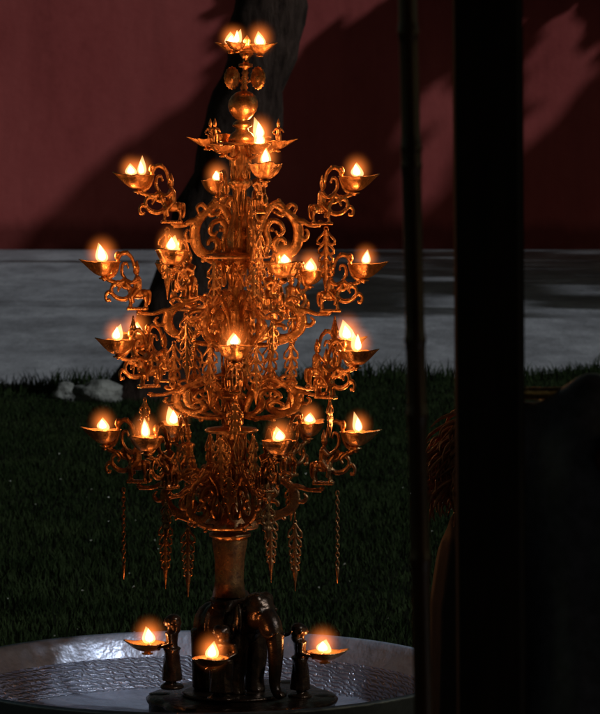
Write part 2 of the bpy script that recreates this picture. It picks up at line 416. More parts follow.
# ---- flame
def flame_mesh(h, w, lean=0., name='flame'):
    q = MB(); pr = []
    for i in range(15):
        t = i/14; r = w*(math.sin(PI*min(1, t**.62))**.9)*(1-.35*t)+.02
        pr.append((r, h*t))
    q.lathe(pr, lambda z: (lean*(z/h)**2, 0), 16)
    return q.mesh(name, scale=S)
FL = []
for h, w, l in [(19, 7.2, 3.5), (23, 6.4, -3.5), (15, 7.8, 2), (24, 5.8, 2), (16, 7.6, -3), (20, 6.8, 2.5), (14, 8.0, -1)]:
    f = flame_mesh(h, w, l); fix_normals(f); FL.append(f)
q = MB(); q.ell((0, 0, 0), 1.0, n=20, m=14); HALO = q.mesh('halo')
for a in (FL): a.materials.append(M['flame'])
HALO.materials.append(M['halo'])
q = MB(); q.sweep(spline([(-7, 1, -3), (-3, 0, -2.2), (0, 0, .2), (0, 0, 3)], 4), [1.2, 1.2, .8], None, n=6); WICK = q.mesh('wick', scale=S)
POWER = .52
nfl = 0
def add_flame(bowl, x=2.0, y=0., z=0., sc=1.0, power=1.0):
    global nfl
    me = FL[nfl % len(FL)]; nfl += 1; sc *= random.uniform(.84, 1.1)
    f = obj('flame', me, None, bowl, (x*S, y*S, (z+1)*S), random.uniform(0, 6), sc)
    f.rotation_euler.x = random.uniform(-.28, .28); f.scale = (sc*random.uniform(.85, 1.15), sc, sc*random.uniform(.8, 1.1))
    fc = obj('flame_core', me, 'core', bowl, (x*S, y*S, (z+2.5)*S), f.rotation_euler.z, (.62*sc, .62*sc, .68*sc))
    obj('glare_halo', HALO, None, bowl, (x*S, y*S, (z+9*sc)*S), 0, (21*S*sc, 21*S*sc, 24*S*sc))
    obj('wick', WICK, 'wick', bowl, (x*S, y*S, z*S), random.uniform(-.4, .4))
    ld = bpy.data.lights.new('flame_light', 'POINT'); ld.energy = POWER*power; ld.color = (1, .37, .115); ld.shadow_soft_size = .009
    lo = bpy.data.objects.new('flame_light', ld); C.objects.link(lo); lo.parent = bowl; lo.location = (x*S, y*S, (z+10*sc)*S)
    return f
def add_bowl(loc, az, me=None, oil=True, flames=1, sc=1., power=1., fx=2.):
    b = obj('lamp_bowl', me or BOWL, 'bowl', lamp, loc, -az, sc)
    if oil:
        k = {'small_bowl': (.62, -2.2), 'dish': (1., -2.6)}.get((me or BOWL).name, (.86, -3.2))
        obj('oil', OIL, 'oil', b, (0, 0, k[1]*S), 0, k[0])
    if flames == 1: add_flame(b, fx, 0, -1.5, 1, power)
    elif flames == 2:
        add_flame(b, fx+5, -2, -1.5, .85, power*.6); add_flame(b, fx-5, 2, -1.5, .95, power*.6)
    return b
def place(tab_py, cx, az, rf, foot_dz=0, flames=1, rise=48, reach=40, fl_pow=1., arm=True, pend='mid', second=True, chain=False, m='brass', bz=1.0):
    """bracket, rider, bowl and pendants of one arm; rf and the lifts in lamp units (1 unit = 1 px of the photo)"""
    rf += 9; reach -= 9
    c = L(cx, tab_py); a = math.radians(az); d = Vector((math.cos(a), -math.sin(a), 0))
    obj('scroll_bracket', bracket_mesh(rf), m, lamp, c, -a, (1, 1, bz*random.uniform(.94, 1.06)))
    foot = c + d*rf*S + Vector((0, 0, (1+foot_dz)*S))
    if arm:
        obj('rider_arm', RIDER, m, lamp, foot, -a, (reach/40, 1, rise/48))
        add_bowl(foot + d*reach*S + Vector((0, 0, rise*S)), a, flames=flames, power=fl_pow)
    if pend: obj('pendant', PEN[pend], m, lamp, c+d*(rf+2)*S+Vector((0, 0, -4*S)), -a+(.95 if tab_py == 224 else random.uniform(-.35, .35)))
    if second: obj('pendant', PEN['short'], m, lamp, c+d*(rf*.52)*S+Vector((0, 0, -42*S)), -a+.3)
    if chain: obj('hanging_chain', PEN['chain'], m, lamp, c+d*(rf+12)*S+Vector((0, 0, -2*S)), -a)
# tier 1: four arms
for az, rf, dz, fl in ((-8, 70, -2, 1), (79, 66, 11, 1), (172, 68, 0, 2), (252, 60, -7, 1)):
    place(224, 246, az, rf, dz, fl, pend='long' if az in (172, -8) else 'mid', second=az == 79)
# tier 2: six arms
for az, rf, dz, fl in ((0, 88, 0, 1), (66, 80, 4, 1), (117, 90, 17, 1), (180, 92, 2, 1), (236, 84, -3, 0), (305, 88, -11, 1)):
    place(313, 236, az, rf, dz, fl, pend='mid' if az in (0, 180, 117) else 'short', second=False, bz=.8)
for az, r_, kd in ((0, 34, 'mid'), (0, 55, 'long'), (180, 42, 'long'), (180, 62, 'mid'), (117, 56, 'mid'), (66, 50, 'mid')):
    a = math.radians(az); obj('pendant', PEN[kd], 'brass', lamp, L(236, 313)+Vector((math.cos(a)*r_*S, -math.sin(a)*r_*S, -29*S)), PI/2+random.uniform(-.5, .5), (1, .8, 1))
# tier 3: six arms, turned by half a step
for az, rf, dz, fl in ((28, 94, -5, 1), (90, 88, 4, 1), (151, 92, 6, 1), (209, 78, 5, 1), (270, 88, 0, 0), (332, 84, -1, 1)):
    place(391, 237, az, rf, dz, fl, pend=None if az in (332, 209) else 'short', second=False, bz=.66)
# tier 4: six arms
for az, dz in ((8, 4), (67, 4), (128, 6), (188, 3), (242, 0), (308, 3)):
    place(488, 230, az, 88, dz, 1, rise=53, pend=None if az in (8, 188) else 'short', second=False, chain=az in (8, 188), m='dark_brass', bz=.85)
lk = MB(); lk.tube((0, 0, 1), (0, 0, 33), 1.1, 1.3); lk.ell((0, 0, 16), (2.2, 2.2, 3)); lk.ell((0, 0, 26), (1.8, 1.8, 2.2)); lk.ell((0, 0, 7), (1.8, 1.8, 2.2)); lkm = lk.mesh('link', scale=S)
for az, m_ in ((8, 'dark_brass'), (128, 'dark_brass'), (188, 'dark_brass'), (308, 'dark_brass')):
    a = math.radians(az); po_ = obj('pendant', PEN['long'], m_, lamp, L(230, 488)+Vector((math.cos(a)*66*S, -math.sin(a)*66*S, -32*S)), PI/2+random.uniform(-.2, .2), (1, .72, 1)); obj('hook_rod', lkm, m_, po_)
# small hanging sprays on the column discs
for py, r, n, kind in ((258, 31, 4, 'mid'), (432, 24, 4, 'mid'), (346, 22, 3, 'short'), (470, 40, 5, 'short')):
    for k in range(n):
        a = 2*PI*(k+.25)/n + py
        c = L(ax(py), py)
        obj('pendant', PEN[kind], 'brass', lamp, c+Vector((math.cos(a)*r*S, -math.sin(a)*r*S, -1*S)), -a)

# tier A: small bowls and statuettes under the ball
def statuette_mb():
    q = MB()
    q.lathe([(3.6, 0), (3.8, 1.2), (2.6, 2)], n=12)
    q.tube((-1.3, 0, 2), (-1.2, 0, 10), 1.5, 1.9); q.tube((1.3, 0, 2), (1.2, 0, 10), 1.5, 1.9)
    q.ell((0, 0, 10.5), (3, 2.2, 2.4)); q.tube((0, 0, 10), (0, 0, 16), 2, 2.6); q.ell((0, 0, 16.4), (3.4, 2, 1.5))
    q.tube((0, 0, 17), (0, 0, 19), 1, 1); q.ell((0, 0, 20.4), (1.9, 1.9, 2.3)); q.sweep([Vector((0, 0, 21.5)), Vector((0, 0, 23)), Vector((0, 0, 27))], [2, 1.6, .3], None, n=8)
    for s_ in (-1, 1): q.tube((3*s_, 0, 16.5), (5.4*s_, -.6, 12.6), 1, .9); q.tube((5.4*s_, -.6, 12.6), (3.2*s_, -2.4, 15.5 if s_ > 0 else 10), .9, .8)
    return q
STAT = remesh(statuette_mb(), .0012, 1, S, 'statuette')
cA = L(242, 141)
for k, (az, fl, dz) in enumerate(((2, 0, 3), (58, 1, -1), (122, 0, -2), (180, 0, 5), (238, 0, 10), (300, 1, 6))):
    a = math.radians(az); d = Vector((math.cos(a), -math.sin(a), 0)); c = cA + d*35*S + Vector((0, 0, (dz-3)*S))
    b = add_bowl(c, a, SBOWL, True, fl, 1., .9, 0.)
    q = MB(); q.sweep(spline([(-30, 0, -6), (-22, 0, -12), (-12, 0, -12), (-3, 0, -8)], 5), [2, 1.8, 2], 1.6)
    obj('stem', q.mesh('stem', scale=S), 'brass', b)
for az, r in ((146, 32), (212, 38), (330, 42)):
    a = math.radians(az); obj('statuette', STAT, 'brass', lamp, cA+Vector((math.cos(a)*r*S, -math.sin(a)*r*S, -4*S)), random.uniform(-.5, .5))
q = MB(); q.lathe([(6, -5), (30, -4), (33, -3), (30, -2), (6, -1)], n=24, mod=lambda a, i, z: 1+.12*math.cos(6*a))
obj('tier_plate', q.mesh('tier_plate', scale=S), 'brass', lamp, cA)
# top: ring of five dishes and two fluted medallions
cT = L(247, 47)
for k, (az, fl, sc) in enumerate(((198, 1, .8), (126, 1, .8), (40, 1, .95), (330, 0, .85), (262, 0, .8))):
    a = math.radians(az); d = Vector((math.cos(a), -math.sin(a), 0)); R = 17
    add_bowl(cT+d*R*S+Vector((0, 0, (3 if k != 2 else 1)*S)), a, SBOWL, True, fl, sc*1.05, .9, 0.)
q = MB(); q.lathe([(3, -9), (6, -6), (9, -4), (14, -2.5), (6, -1), (3, 3), (4, 6), (2, 9), (.3, 12)], n=20)
obj('finial', q.mesh('finial', scale=S), 'brass', lamp, cT)
for px, rz in ((232, .35), (258, -.45)):
    q = MB()
    q.lathe([(.2, 3.2), (3, 3), (4, 1.8), (6.5, 2.4), (8.4, 1.2), (9.2, 0), (8.4, -1.2), (6.5, -2.4), (4, -1.8), (3, -3), (.2, -3.2)], n=48, mod=lambda a, i, z: 1+(.05*math.cos(16*a) if i in (3, 4, 5, 6, 7) else 0))
    for v in q.v: v.xyz = Vector((v.x*.92, v.z, v.y*1.25))
    o = obj('medallion', q.mesh('medallion', scale=S), 'brass', lamp, L(px, 78), rz)
    q2 = MB(); q2.tube((0, 0, 0), (11 if px < 247 else -11, 0, -3), 1.4); obj('stem', q2.mesh('stem', scale=S), 'brass', o)

# ---- elephant
def elephant():
    q = MB()
    q.ell((-14, 0, 66), (33, 23, 25)); q.ell((-32, 0, 64), (20, 21, 24)); q.ell((8, 0, 70), (20, 20, 24))
    q.ell((30, 0, 84), (17, 15, 19)); q.ell((34, -6, 94), (8, 7, 9)); q.ell((34, 6, 94), (8, 7, 9))
    q.sweep(spline([(38, 0, 82), (49, 0, 72), (54, 0, 52), (54, 0, 32), (53, 0, 14), (58, 0, 4), (64, 0, 6)], 6), [10, 9.5, 8, 6.6, 5.2, 4.4, 3.4], None, n=12)
    for sg in (-1, 1):
        for x in (-36, 12):
            q.sweep(spline([(x, 11*sg, 60), (x+1, 12*sg, 36), (x-1, 12*sg, 16), (x, 12*sg, 3)], 4), [12, 11, 9, 9.6], None, n=12)
            q.ell((x+1, 12*sg, 2.6), (9.6, 9.2, 3.2))
        R = Matrix.Rotation(.5*sg, 3, 'Z') @ Matrix.Rotation(.15, 3, 'Y')
        q.ell((21, 17*sg, 76), (11, 3.2, 17), R); q.ell((18, 18.5*sg, 66), (7, 2.8, 10), R)
        q.sweep(spline([(42, 7*sg, 70), (50, 9*sg, 63), (60, 10*sg, 63), (67, 9*sg, 68)], 5), [3.2, 2.8, 2.2, 1], None)
        q.ell((42, 10*sg, 86), (3, 2.4, 2.8)); q.ell((44.5, 11*sg, 86), (1.4, 1.2, 1.4), n=8, m=6)
    q.sweep(spline([(-50, 0, 76), (-55, 0, 66), (-54, 0, 44), (-55, 0, 30)], 5), [3, 2.2, 1.8, 3], None)
    q.sweep([Vector((-16, 24*math.cos(t)*1.02, 66+25.6*math.sin(t))) for t in [2*PI*i/24 for i in range(24)]], 3.4, 1.4, (1, 0, 0), 8, True)
    q.sweep([Vector((6, 21*math.cos(t)*1.02, 70+24.6*math.sin(t))) for t in [2*PI*i/24 for i in range(24)]], 1.8, 1.3, (1, 0, 0), 8, True)
    q.lathe([(17, 84), (19, 88), (20, 92), (17, 96), (15, 100)], lambda z: (-8, 0), 24)
    return q
ez = root_p.z
el = obj('elephant', remesh(elephant(), .0032, 2, S, 'elephant'), 'bronze', lamp, L(241, PLY)+Vector((-4*S, 0, 2*S)), -math.radians(46), (1.04, 1.12, 1.02))
# ---- bearer holding a bowl in front (origin at the feet, faces +X)
def bearer():
    q = MB()
    q.lathe([(9, 0), (9.5, 2), (8, 4)], n=20)
    for sg in (-1, 1):
        q.sweep(spline([(0, 3.2*sg, 38), (0, 3.6*sg, 24), (-.6, 3.4*sg, 14), (0, 3.6*sg, 5)], 4), [5.4, 4.4, 3.6, 2.6], None, n=10)
        q.ell((2, 3.6*sg, 4.6), (4.6, 2.4, 1.8))
        q.tube((0, 8*sg, 57), (-1, 9.6*sg, 47), 2.6, 2.2); q.tube((-1, 9.6*sg, 47), (10, 5*sg, 42), 2.2, 1.7); q.ell((12, 4.4*sg, 41.6), (3, 1.8, 1.4))
    q.ell((0, 0, 37), (6.2, 8, 6.4)); q.sweep([Vector((0, 0, 36)), Vector((0, 0, 46)), Vector((0, 0, 57))], [5, 4.4, 5.4], [6.2, 5.4, 7.6], (0, 1, 0), 12)
    q.ell((0, 0, 55), (5, 8.6, 4.2)); q.tube((0, 0, 56), (.4, 0, 63), 3.6, 3.2)
    q.ell((1, 0, 67.5), (5.2, 4.8, 6.4)); q.ell((6, 0, 66.6), (1.2, .9, 1.4), n=8, m=6); q.ell((5, 0, 63.8), (1.2, 1.9, .7), n=8, m=6)
    for sg in (-1, 1): q.ell((.2, 5*sg, 67), (1.5, 1, 2.2), n=8, m=6); q.ell((5.2, 1.9*sg, 68.6), (.8, 1, .7), n=8, m=6)
    q.ell((-1.4, 0, 70), (5.8, 5.8, 5.4)); q.ell((-3, 0, 66), (4.6, 5.6, 7)); q.ell((-3.4, 0, 60), (3.6, 5, 5))
    q.sweep([Vector((5.6*math.cos(t), 7*math.sin(t), 40)) for t in [2*PI*i/16 for i in range(16)]], 1.5, 1.5, (0, 0, 1), 6, True)
    q.lathe([(9.5, 8), (8.6, 20), (7.2, 34)], n=20, mod=lambda a, i, z: (.82+.06*math.cos(9*a)))
    q.tube((9, 0, 40), (20, 0, 41), 2.4, 3)
    return q
BEAR = remesh(bearer(), .0019, 1, S, 'bearer_figure')
def place_bearer(px, py, az, dep):
    a = math.radians(az); loc = L(px, py, dep)
    obj('bearer_figure', BEAR, 'bronze', lamp, loc, -a, (1.3, 1.55, 1))
    add_bowl(loc+Vector((math.cos(a)*25*S, -math.sin(a)*25*S, 45*S)), a, DISH, True, 1, 1., 1.1, -2)
place_bearer(172, 688, 186, 0.0); place_bearer(300, 697, -4, -.03)
place_bearer(221, 700, 112, -.13)
# ---- base platform: six rounded lobes
def lobe(a, i, z): return 1+.11*abs(math.cos(3*a+.15))**.7-.03
q = MB()
q.lathe([(92, 0), (97, -1.5), (100, -4), (99, -7), (97, -9), (97, -18), (98, -26), (99, -28), (101, -32), (99, -34)], n=96, mod=lobe)
for a in range(6):
    t = math.radians(a*60-3); q.ell((92*math.cos(t), 92*math.sin(t), -.5), (13, 13, 1.6), n=20, m=6)
for v in q.v: v.x *= .9
me = q.mesh('platform', scale=S); fix_normals(me); obj('base_platform', me, 'bronze', lamp, L(238, PLY)+Vector((4*S, 0, 0)))
q = MB(); q.lathe([(52, 0), (54, 1.5), (53, 3), (50, 3.4)], n=48); me = q.mesh('pl', scale=S); fix_normals(me)
obj('elephant_plinth', me, 'bronze', lamp, L(238, PLY)+Vector((-4*S, 0, 0)))

# ================================================================== BASIN
rimP = W(200, 670, LY); plat_bottom = root_p.z-34*S
bas = empty('metal_basin', (rimP.x, rimP.y, rimP.z-.15)); tag(bas, 'wide round silvery metal basin with a hammered inner wall, under the brass oil lamp', 'basin')
Rr = .590
def basin_ring(name, prof_, m, uvr=True):
    q = MB(); n = 160; q.lathe(prof_, n=n, close=False); me = q.mesh(name)
    uv = me.uv_layers.new(name='UVMap'); N = len(prof_)
    for p in me.polygons:
        for li in p.loop_indices:
            vi = me.loops[li].vertex_index; i, k = divmod(vi, n); u = k/n
            uv.data[li].uv = (u, i/(N-1))
    for p in me.polygons:
        us = [uv.data[li].uv[0] for li in p.loop_indices]
        if max(us)-min(us) > .5:
            for li in p.loop_indices:
                if uv.data[li].uv[0] < .5: uv.data[li].uv[0] += 1
    return obj(name, me, m, bas, (0, 0, .15))
rimring = basin_ring('rim', [(Rr-.004, -.012), (Rr+.004, -.004), (Rr, .004), (Rr-.008, 0), (Rr-.018, -.014), (Rr-.030, -.034), (Rr-.040, -.052)], 'basin')
basin_ring('hammered_wall', [(Rr-.040, -.052), (Rr-.046, -.066), (Rr-.053, -.082), (Rr-.062, -.098), (Rr-.074, -.112), (Rr-.090, -.123)], 'hammer')
basin_ring('basin_floor', [(Rr-.090, -.123), (Rr-.15, -.129), (Rr-.4, -.131), (.001, -.131)], 'basin')
basin_ring('outer_shell', [(.3, -.15), (Rr-.10, -.148), (Rr-.06, -.130), (Rr-.038, -.09), (Rr-.024, -.06), (Rr-.008, -.03), (Rr+.001, -.006)], 'basin')
stand = MB(); stand.lathe([(.44, 0), (.45, .02), (.38, .04), (.33, .1), (.32, .2), (.36, .27), (.42, rimP.z-.16)], n=64)
st = obj('stone_stand', stand, simple('dark stone', (.06, .055, .05), (.13, .12, .11), 12, .8), None, (rimP.x, rimP.y, 0))
tag(st, 'low round dark stone stand beneath the wide metal basin', 'stand')

# ================================================================== SETTING
WALLY = 53.6
def boundary(x): return 22.9 + 1.0*math.sin(x*.9+.6)*.5 + (2.0*max(0, x-1.2)**1.15*.55) + .25*math.sin(3.1*x)
# ground under everything
q = MB(); q.add([(-300, -100, -.02), (300, -100, -.02), (300, 400, -.02), (-300, 400, -.02)], [(0, 1, 2, 3)])
soil = simple('dark soil', (.006, .008, .004), (.014, .016, .008), 3, .95)
tag(obj('ground', q.mesh('ground', False), soil), kind='structure')
# paved yard in front of the wall
nx = 121; vs = []; fs = []
for i in range(nx):
    x = -12+24*i/(nx-1); y0 = boundary(x)
    for j in range(30):
        t = j/29; y = y0+(WALLY+.3-y0)*t
        vs.append((x, y, .012+.02*math.sin(y*.5+x*.3)*t*(1-t)))
for i in range(nx-1):
    for j in range(29): a = i*30+j; fs.append((a, a+30, a+31, a+1))
m, nt, b = mat('worn concrete yard')
n1 = noise(nt, .9, 8, .65, vec_scale=(1.1, .3, 1)); n2 = noise(nt, 5, 6, .7, vec_scale=(1, .3, 1))
mx = nt.nodes.new('ShaderNodeMath'); mx.operation = 'MULTIPLY_ADD'; nt.links.new(n2.outputs[0], mx.inputs[0]); mx.inputs[1].default_value = .45; nt.links.new(n1.outputs[0], mx.inputs[2])
r = ramp(nt, mx.outputs[0], [(.46, (.11, .108, .11)), (.66, (.20, .20, .208)), (.86, (.34, .34, .35))]); nt.links.new(r.outputs[0], b.inputs['Base Color'])
b.inputs['Roughness'].default_value = .85; bump(nt, b, n2.outputs[0], .7, .04)
q = MB(); q.add(vs, fs); tag(obj('paved_yard', q, m), kind='structure')
# wall
m, nt, b = mat('red lime plaster'); b.inputs['Specular IOR Level'].default_value = .15
n1 = noise(nt, .5, 8, .68, vec_scale=(1, 1, .55)); n2 = noise(nt, 6, 8, .7)
mx = nt.nodes.new('ShaderNodeMath'); mx.operation = 'MULTIPLY_ADD'; nt.links.new(n2.outputs[0], mx.inputs[0]); mx.inputs[1].default_value = .3; nt.links.new(n1.outputs[0], mx.inputs[2])
r = ramp(nt, mx.outputs[0], [(.42, (.24, .044, .040)), (.62, (.34, .066, .060)), (.9, (.41, .090, .080))]); nt.links.new(r.outputs[0], b.inputs['Base Color'])
b.inputs['Roughness'].default_value = .9; bump(nt, b, n2.outputs[0], .35, .02)
# splash dirt along the wall's foot and run-down stains
tc_ = nt.nodes.new('ShaderNodeTexCoord'); sz = nt.nodes.new('ShaderNodeSeparateXYZ'); nt.links.new(tc_.outputs['Object'], sz.inputs[0])
n3 = noise(nt, 1.4, 6, .7, vec_scale=(1, 1, .12)); dm = nt.nodes.new('ShaderNodeMath'); dm.operation = 'MULTIPLY_ADD'
nt.links.new(n3.outputs[0], dm.inputs[0]); dm.inputs[1].default_value = -.6; nt.links.new(sz.outputs[2], dm.inputs[2])
dr = ramp(nt, dm.outputs[0], [(0, (.5, .48, .46)), (.25, (1, 1, 1))]); sr = ramp(nt, n3.outputs[0], [(.34, (.86, .85, .85)), (.55, (1, 1, 1))])
for rr_ in (dr, sr):
    mm = nt.nodes.new('ShaderNodeVectorMath'); mm.operation = 'MULTIPLY'; src = b.inputs['Base Color'].links[0].from_socket
    nt.links.new(src, mm.inputs[0]); nt.links.new(rr_.outputs[0], mm.inputs[1]); nt.links.new(mm.outputs[0], b.inputs['Base Color'])
q = MB(); q.box((0, WALLY+.2, 3.5), (40, .2, 3.5)); 
wl = obj('garden_wall', q.mesh('garden_wall', False), m); tag(wl, 'long dark red plastered wall closing off the far side of the yard', 'wall')
q = MB(); q.box((0, WALLY+.2, 7.06), (40, .3, .08)); obj('coping', q.mesh('coping', False), m, wl)

# grass
def grass_mesh(n, area, hmin, hmax, w):
    out_v = np.zeros((n, 5, 3)); xs = np.zeros(n); ys = np.zeros(n)
    xs, ys = area(n)
    h = rng.uniform(hmin, hmax, n)*(.6+.8*(.5+.5*np.sin(xs*2.1+1.3*np.sin(ys*1.7))*np.cos(ys*1.3)))
    an = rng.uniform(0, 2*PI, n); ln = rng.uniform(.1, .7, n)*h; ww = w*rng.uniform(.6, 1.3, n)
    dx, dy = np.cos(an), np.sin(an); la = rng.uniform(0, 2*PI, n); lx, ly = np.cos(la)*ln, np.sin(la)*ln
    out_v[:, 0] = np.stack([xs-dx*ww, ys-dy*ww, np.zeros(n)], 1); out_v[:, 1] = np.stack([xs+dx*ww, ys+dy*ww, np.zeros(n)], 1)
    out_v[:, 2] = np.stack([xs-dx*ww*.8+lx*.35, ys-dy*ww*.8+ly*.35, h*.6], 1); out_v[:, 3] = np.stack([xs+dx*ww*.8+lx*.35, ys+dy*ww*.8+ly*.35, h*.6], 1)
    out_v[:, 4] = np.stack([xs+lx, ys+ly, h], 1)
    base = np.arange(n)[:, None]*5
    tri = np.concatenate([base+np.array([[0, 1, 3]]), base+np.array([[0, 3, 2]]), base+np.array([[2, 3, 4]])], 1).reshape(-1)
    me = bpy.data.meshes.new('grass'); me.vertices.add(n*5); me.vertices.foreach_set('co', out_v.reshape(-1))
    me.loops.add(n*9); me.loops.foreach_set('vertex_index', tri.astype(np.int32)); me.polygons.add(n*3)
    me.polygons.foreach_set('loop_start', np.arange(0, n*9, 3).astype(np.int32)); me.update(calc_edges=True); me.validate(); return me
def area(n):
    u = rng.uniform(0, 1, n*2); y = 6.0+(21.0)*u**1.0; x = rng.uniform(-1, 1, n*2)*(.6+.125*y)
    b0 = np.array([boundary(v) for v in x]); ok = y < b0+rng.normal(0, .12, n*2)
    return x[ok][:n], y[ok][:n]
xs_, ys_ = area(230000)
gm = simple('lawn grass', (.009, .017, .005), (.025, .038, .013), 2.2, .7, 0, 0, coord='Object', p=(.3, .7))
gm.node_tree.nodes['Principled BSDF'].inputs['Specular IOR Level'].default_value = .04
soil.node_tree.nodes['Principled BSDF'].inputs['Specular IOR Level'].default_value = .04
M['bark'] = None
gme = grass_mesh(len(xs_), lambda n: (xs_, ys_), .015, .045, .0028)
tag(obj('grass', gme, gm), kind='stuff', label='dark short grass covering the ground between the lamp and the paved yard', cat='grass')
q = MB()
for i in range(170):
    y = random.uniform(8.2, 21.5); x = random.uniform(-1, 1)*(.4+.1*y); r_ = random.uniform(.002, .006); a = random.uniform(0, 6); h_ = random.uniform(.02, .045)
    pts = [(x+r_*1.6*math.cos(a+t)*(1 if k % 2 else .7), y+r_*math.sin(a+t), h_+r_*.8*math.sin(t*2+a)) for k, t in enumerate([0, 1.2, 2.4, 3.6, 4.9])]
    q.add(pts, [(0, 1, 2, 3, 4)])
tag(obj('fallen_petals', q.mesh('fallen_petals', False), simple('pale petal', (.25, .25, .2), (.6, .6, .5), 3, .4, 0, 0)), kind='stuff', label='tiny pale petals and bits scattered over the dark grass', cat='petals')
# taller weeds along the yard's edge
wx = rng.uniform(-4, 4.5, 5000); wy = np.array([boundary(v) for v in wx])+rng.normal(-.25, .22, 5000)
wme = grass_mesh(5000, lambda n: (wx, wy), .04, .14, .005)
tag(obj('weeds', wme, gm), kind='stuff', label='ragged taller weeds along the edge of the paved yard', cat='weeds')

# ---- leaning tree trunk
m, nt, b = mat('tree bark'); b.inputs['Specular IOR Level'].default_value = .1; n = noise(nt, 5, 8, .7, vec_scale=(3, 3, .7))
r = ramp(nt, n.outputs[0], [(.35, (.020, .012, .009)), (.65, (.085, .055, .042))]); nt.links.new(r.outputs[0], b.inputs['Base Color']); b.inputs['Roughness'].default_value = .95; bump(nt, b, n.outputs[0], 1., .06)
M['bark'] = m
M['leaf'] = simple('tree leaves', (.025, .05, .015), (.06, .10, .03), 4, .55, 0, 0)
def tree(name, trunk_path, radii, label, limbs, leaves):
    base = trunk_path[0]; t = empty(name, base); tag(t, label, 'tree', 'trees of the yard')
    q = MB(); q.sweep(spline([p-base for p in trunk_path], 6), radii, None, (0, 1, 0), 20)
    for l, rr in limbs: q.sweep(spline([Vector(p)-base for p in l], 5), rr, None, (0, 0, 1) if abs((Vector(l[-1])-Vector(l[0])).z) < .5*(Vector(l[-1])-Vector(l[0])).length else (0, 1, 0), 8)
    for v in q.v:
        s_ = .02*math.sin(v.z*7+v.x*9)+.015*math.sin(v.z*17+v.y*13); v.x += s_; v.y += s_*.5
    me = q.mesh('trunk'); obj('trunk', me, 'bark', t)
    vs, fs = [], []
    for c, d, u, ln, wd in leaves:
        c = c-base; s_ = d.cross(u).normalized(); u2 = s_.cross(d).normalized(); b0 = len(vs)
        pts = [(0, 0, 0), (.3, .85, .06), (.65, .7, .02), (1, 0, -.1), (.65, -.7, .02), (.3, -.85, .06), (.5, 0, -.08)]
        for x, y, z in pts: vs.append(c+d*(ln*(x-.5))+s_*(wd*.5*y)+u2*(wd*z))
        fs += [(b0, b0+1, b0+6), (b0+1, b0+2, b0+6), (b0+2, b0+3, b0+6), (b0+3, b0+4, b0+6), (b0+4, b0+5, b0+6), (b0+5, b0, b0+6)]
    q = MB(); q.v = vs; q.f = fs; obj('crown', q.mesh('crown'), 'leaf', t); return t
TY = 22.4
tp = [G(150, 398)+Vector((0, 0, -.1))]
TY = tp[0].y
tp += [W(186, 300, TY), W(219, 200, TY), W(249, 100, TY), W(272, 0, TY), W(290, -120, TY), W(305, -300, TY)]
top = tp[-1]
limbs = []; lv = []
for k in range(7):
    a = 2*PI*k/7+.3; e = top+Vector((math.cos(a)*1.9, math.sin(a)*1.9, 1.2+.6*math.sin(k*2.3)))
    limbs.append(([top-Vector((0, 0, .2)), top.lerp(e, .5)+Vector((0, 0, .3)), e], [.13, .08, .03]))
    for i in range(160):
        c = e+Vector(rng.normal(0, .55, 3).tolist()); d = Vector(rng.normal(0, 1, 3).tolist()).normalized()
        lv.append((c, d, Vector((0, 0, 1)), random.uniform(.15, .3), random.uniform(.06, .12)))
tree('leaning_tree', tp, [.30, .26, .245, .235, .23, .2, .15], 'thick dark tree trunk leaning right, rising from the grass behind the brass lamp', limbs, lv)

# ---- broad-leaved tree overhanging the yard (its shade falls on wall and paving)
SAZ, SEL = math.radians(60), math.radians(35)
SUN = Vector((math.sin(SAZ)*math.cos(SEL), -math.cos(SAZ)*math.cos(SEL), math.sin(SEL)))
def poly_in(p, poly):
    x, y = p; ins = False; n = len(poly); j = n-1
    for i in range(n):
        xi, yi = poly[i]; xj, yj = poly[j]
        if (yi > y) != (yj > y) and x < (xj-xi)*(y-yi)/(yj-yi)+xi: ins = not ins
        j = i
    return ins
wall_gaps = [[(-400, -60), (205, -60), (215, 60), (200, 95), (150, 130), (105, 165), (20, 246), (-400, 252)],
             [(300, -60), (440, -60), (395, 6), (340, 22), (305, 50), (280, 80), (255, 40)],
             [(456, 76), (470, 120), (452, 178), (430, 216), (396, 204), (412, 165), (430, 125)],
             [(418, 95), (440, 70), (448, 78), (404, 145), (398, 140)],
             [(522, 64), (554, 8), (580, 26), (576, 50), (542, 70), (516, 82)],
             [(528, 78), (600, 44), (600, 80), (566, 118), (526, 152), (512, 130), (552, 88), (522, 94)],
             [(470, 20), (515, -20), (520, 30), (490, 60)]]
gr_gaps = [[(-300, 250), (70, 250), (235, 254), (235, 400), (-300, 400)],
           [(230, 318), (620, 318), (620, 400), (230, 400)], [(430, 256), (520, 258), (600, 262), (520, 260), (430, 259)],
           [(380, 276), (470, 278), (500, 283), (400, 282)], [(400, 292), (465, 296), (540, 302), (520, 309), (410, 309)], [(550, 288), (600, 284), (620, 296), (560, 298)], [(520, 306), (620, 312), (620, 318), (540, 318)],
           [(235, 275), (300, 275), (330, 280), (300, 296), (240, 300)]]
sdir_wall = Vector((.72, 0, .69))
leaves = []; lc = []
def rnd_leaf(P, t, main, ln, wd):
    c = P+SUN*t; d = (main+Vector(rng.normal(0, .28, 3).tolist())).normalized()
    u = (SUN+Vector(rng.normal(0, .35, 3).tolist())).normalized()
    leaves.append((c, d, u, ln, wd)); lc.append(c)
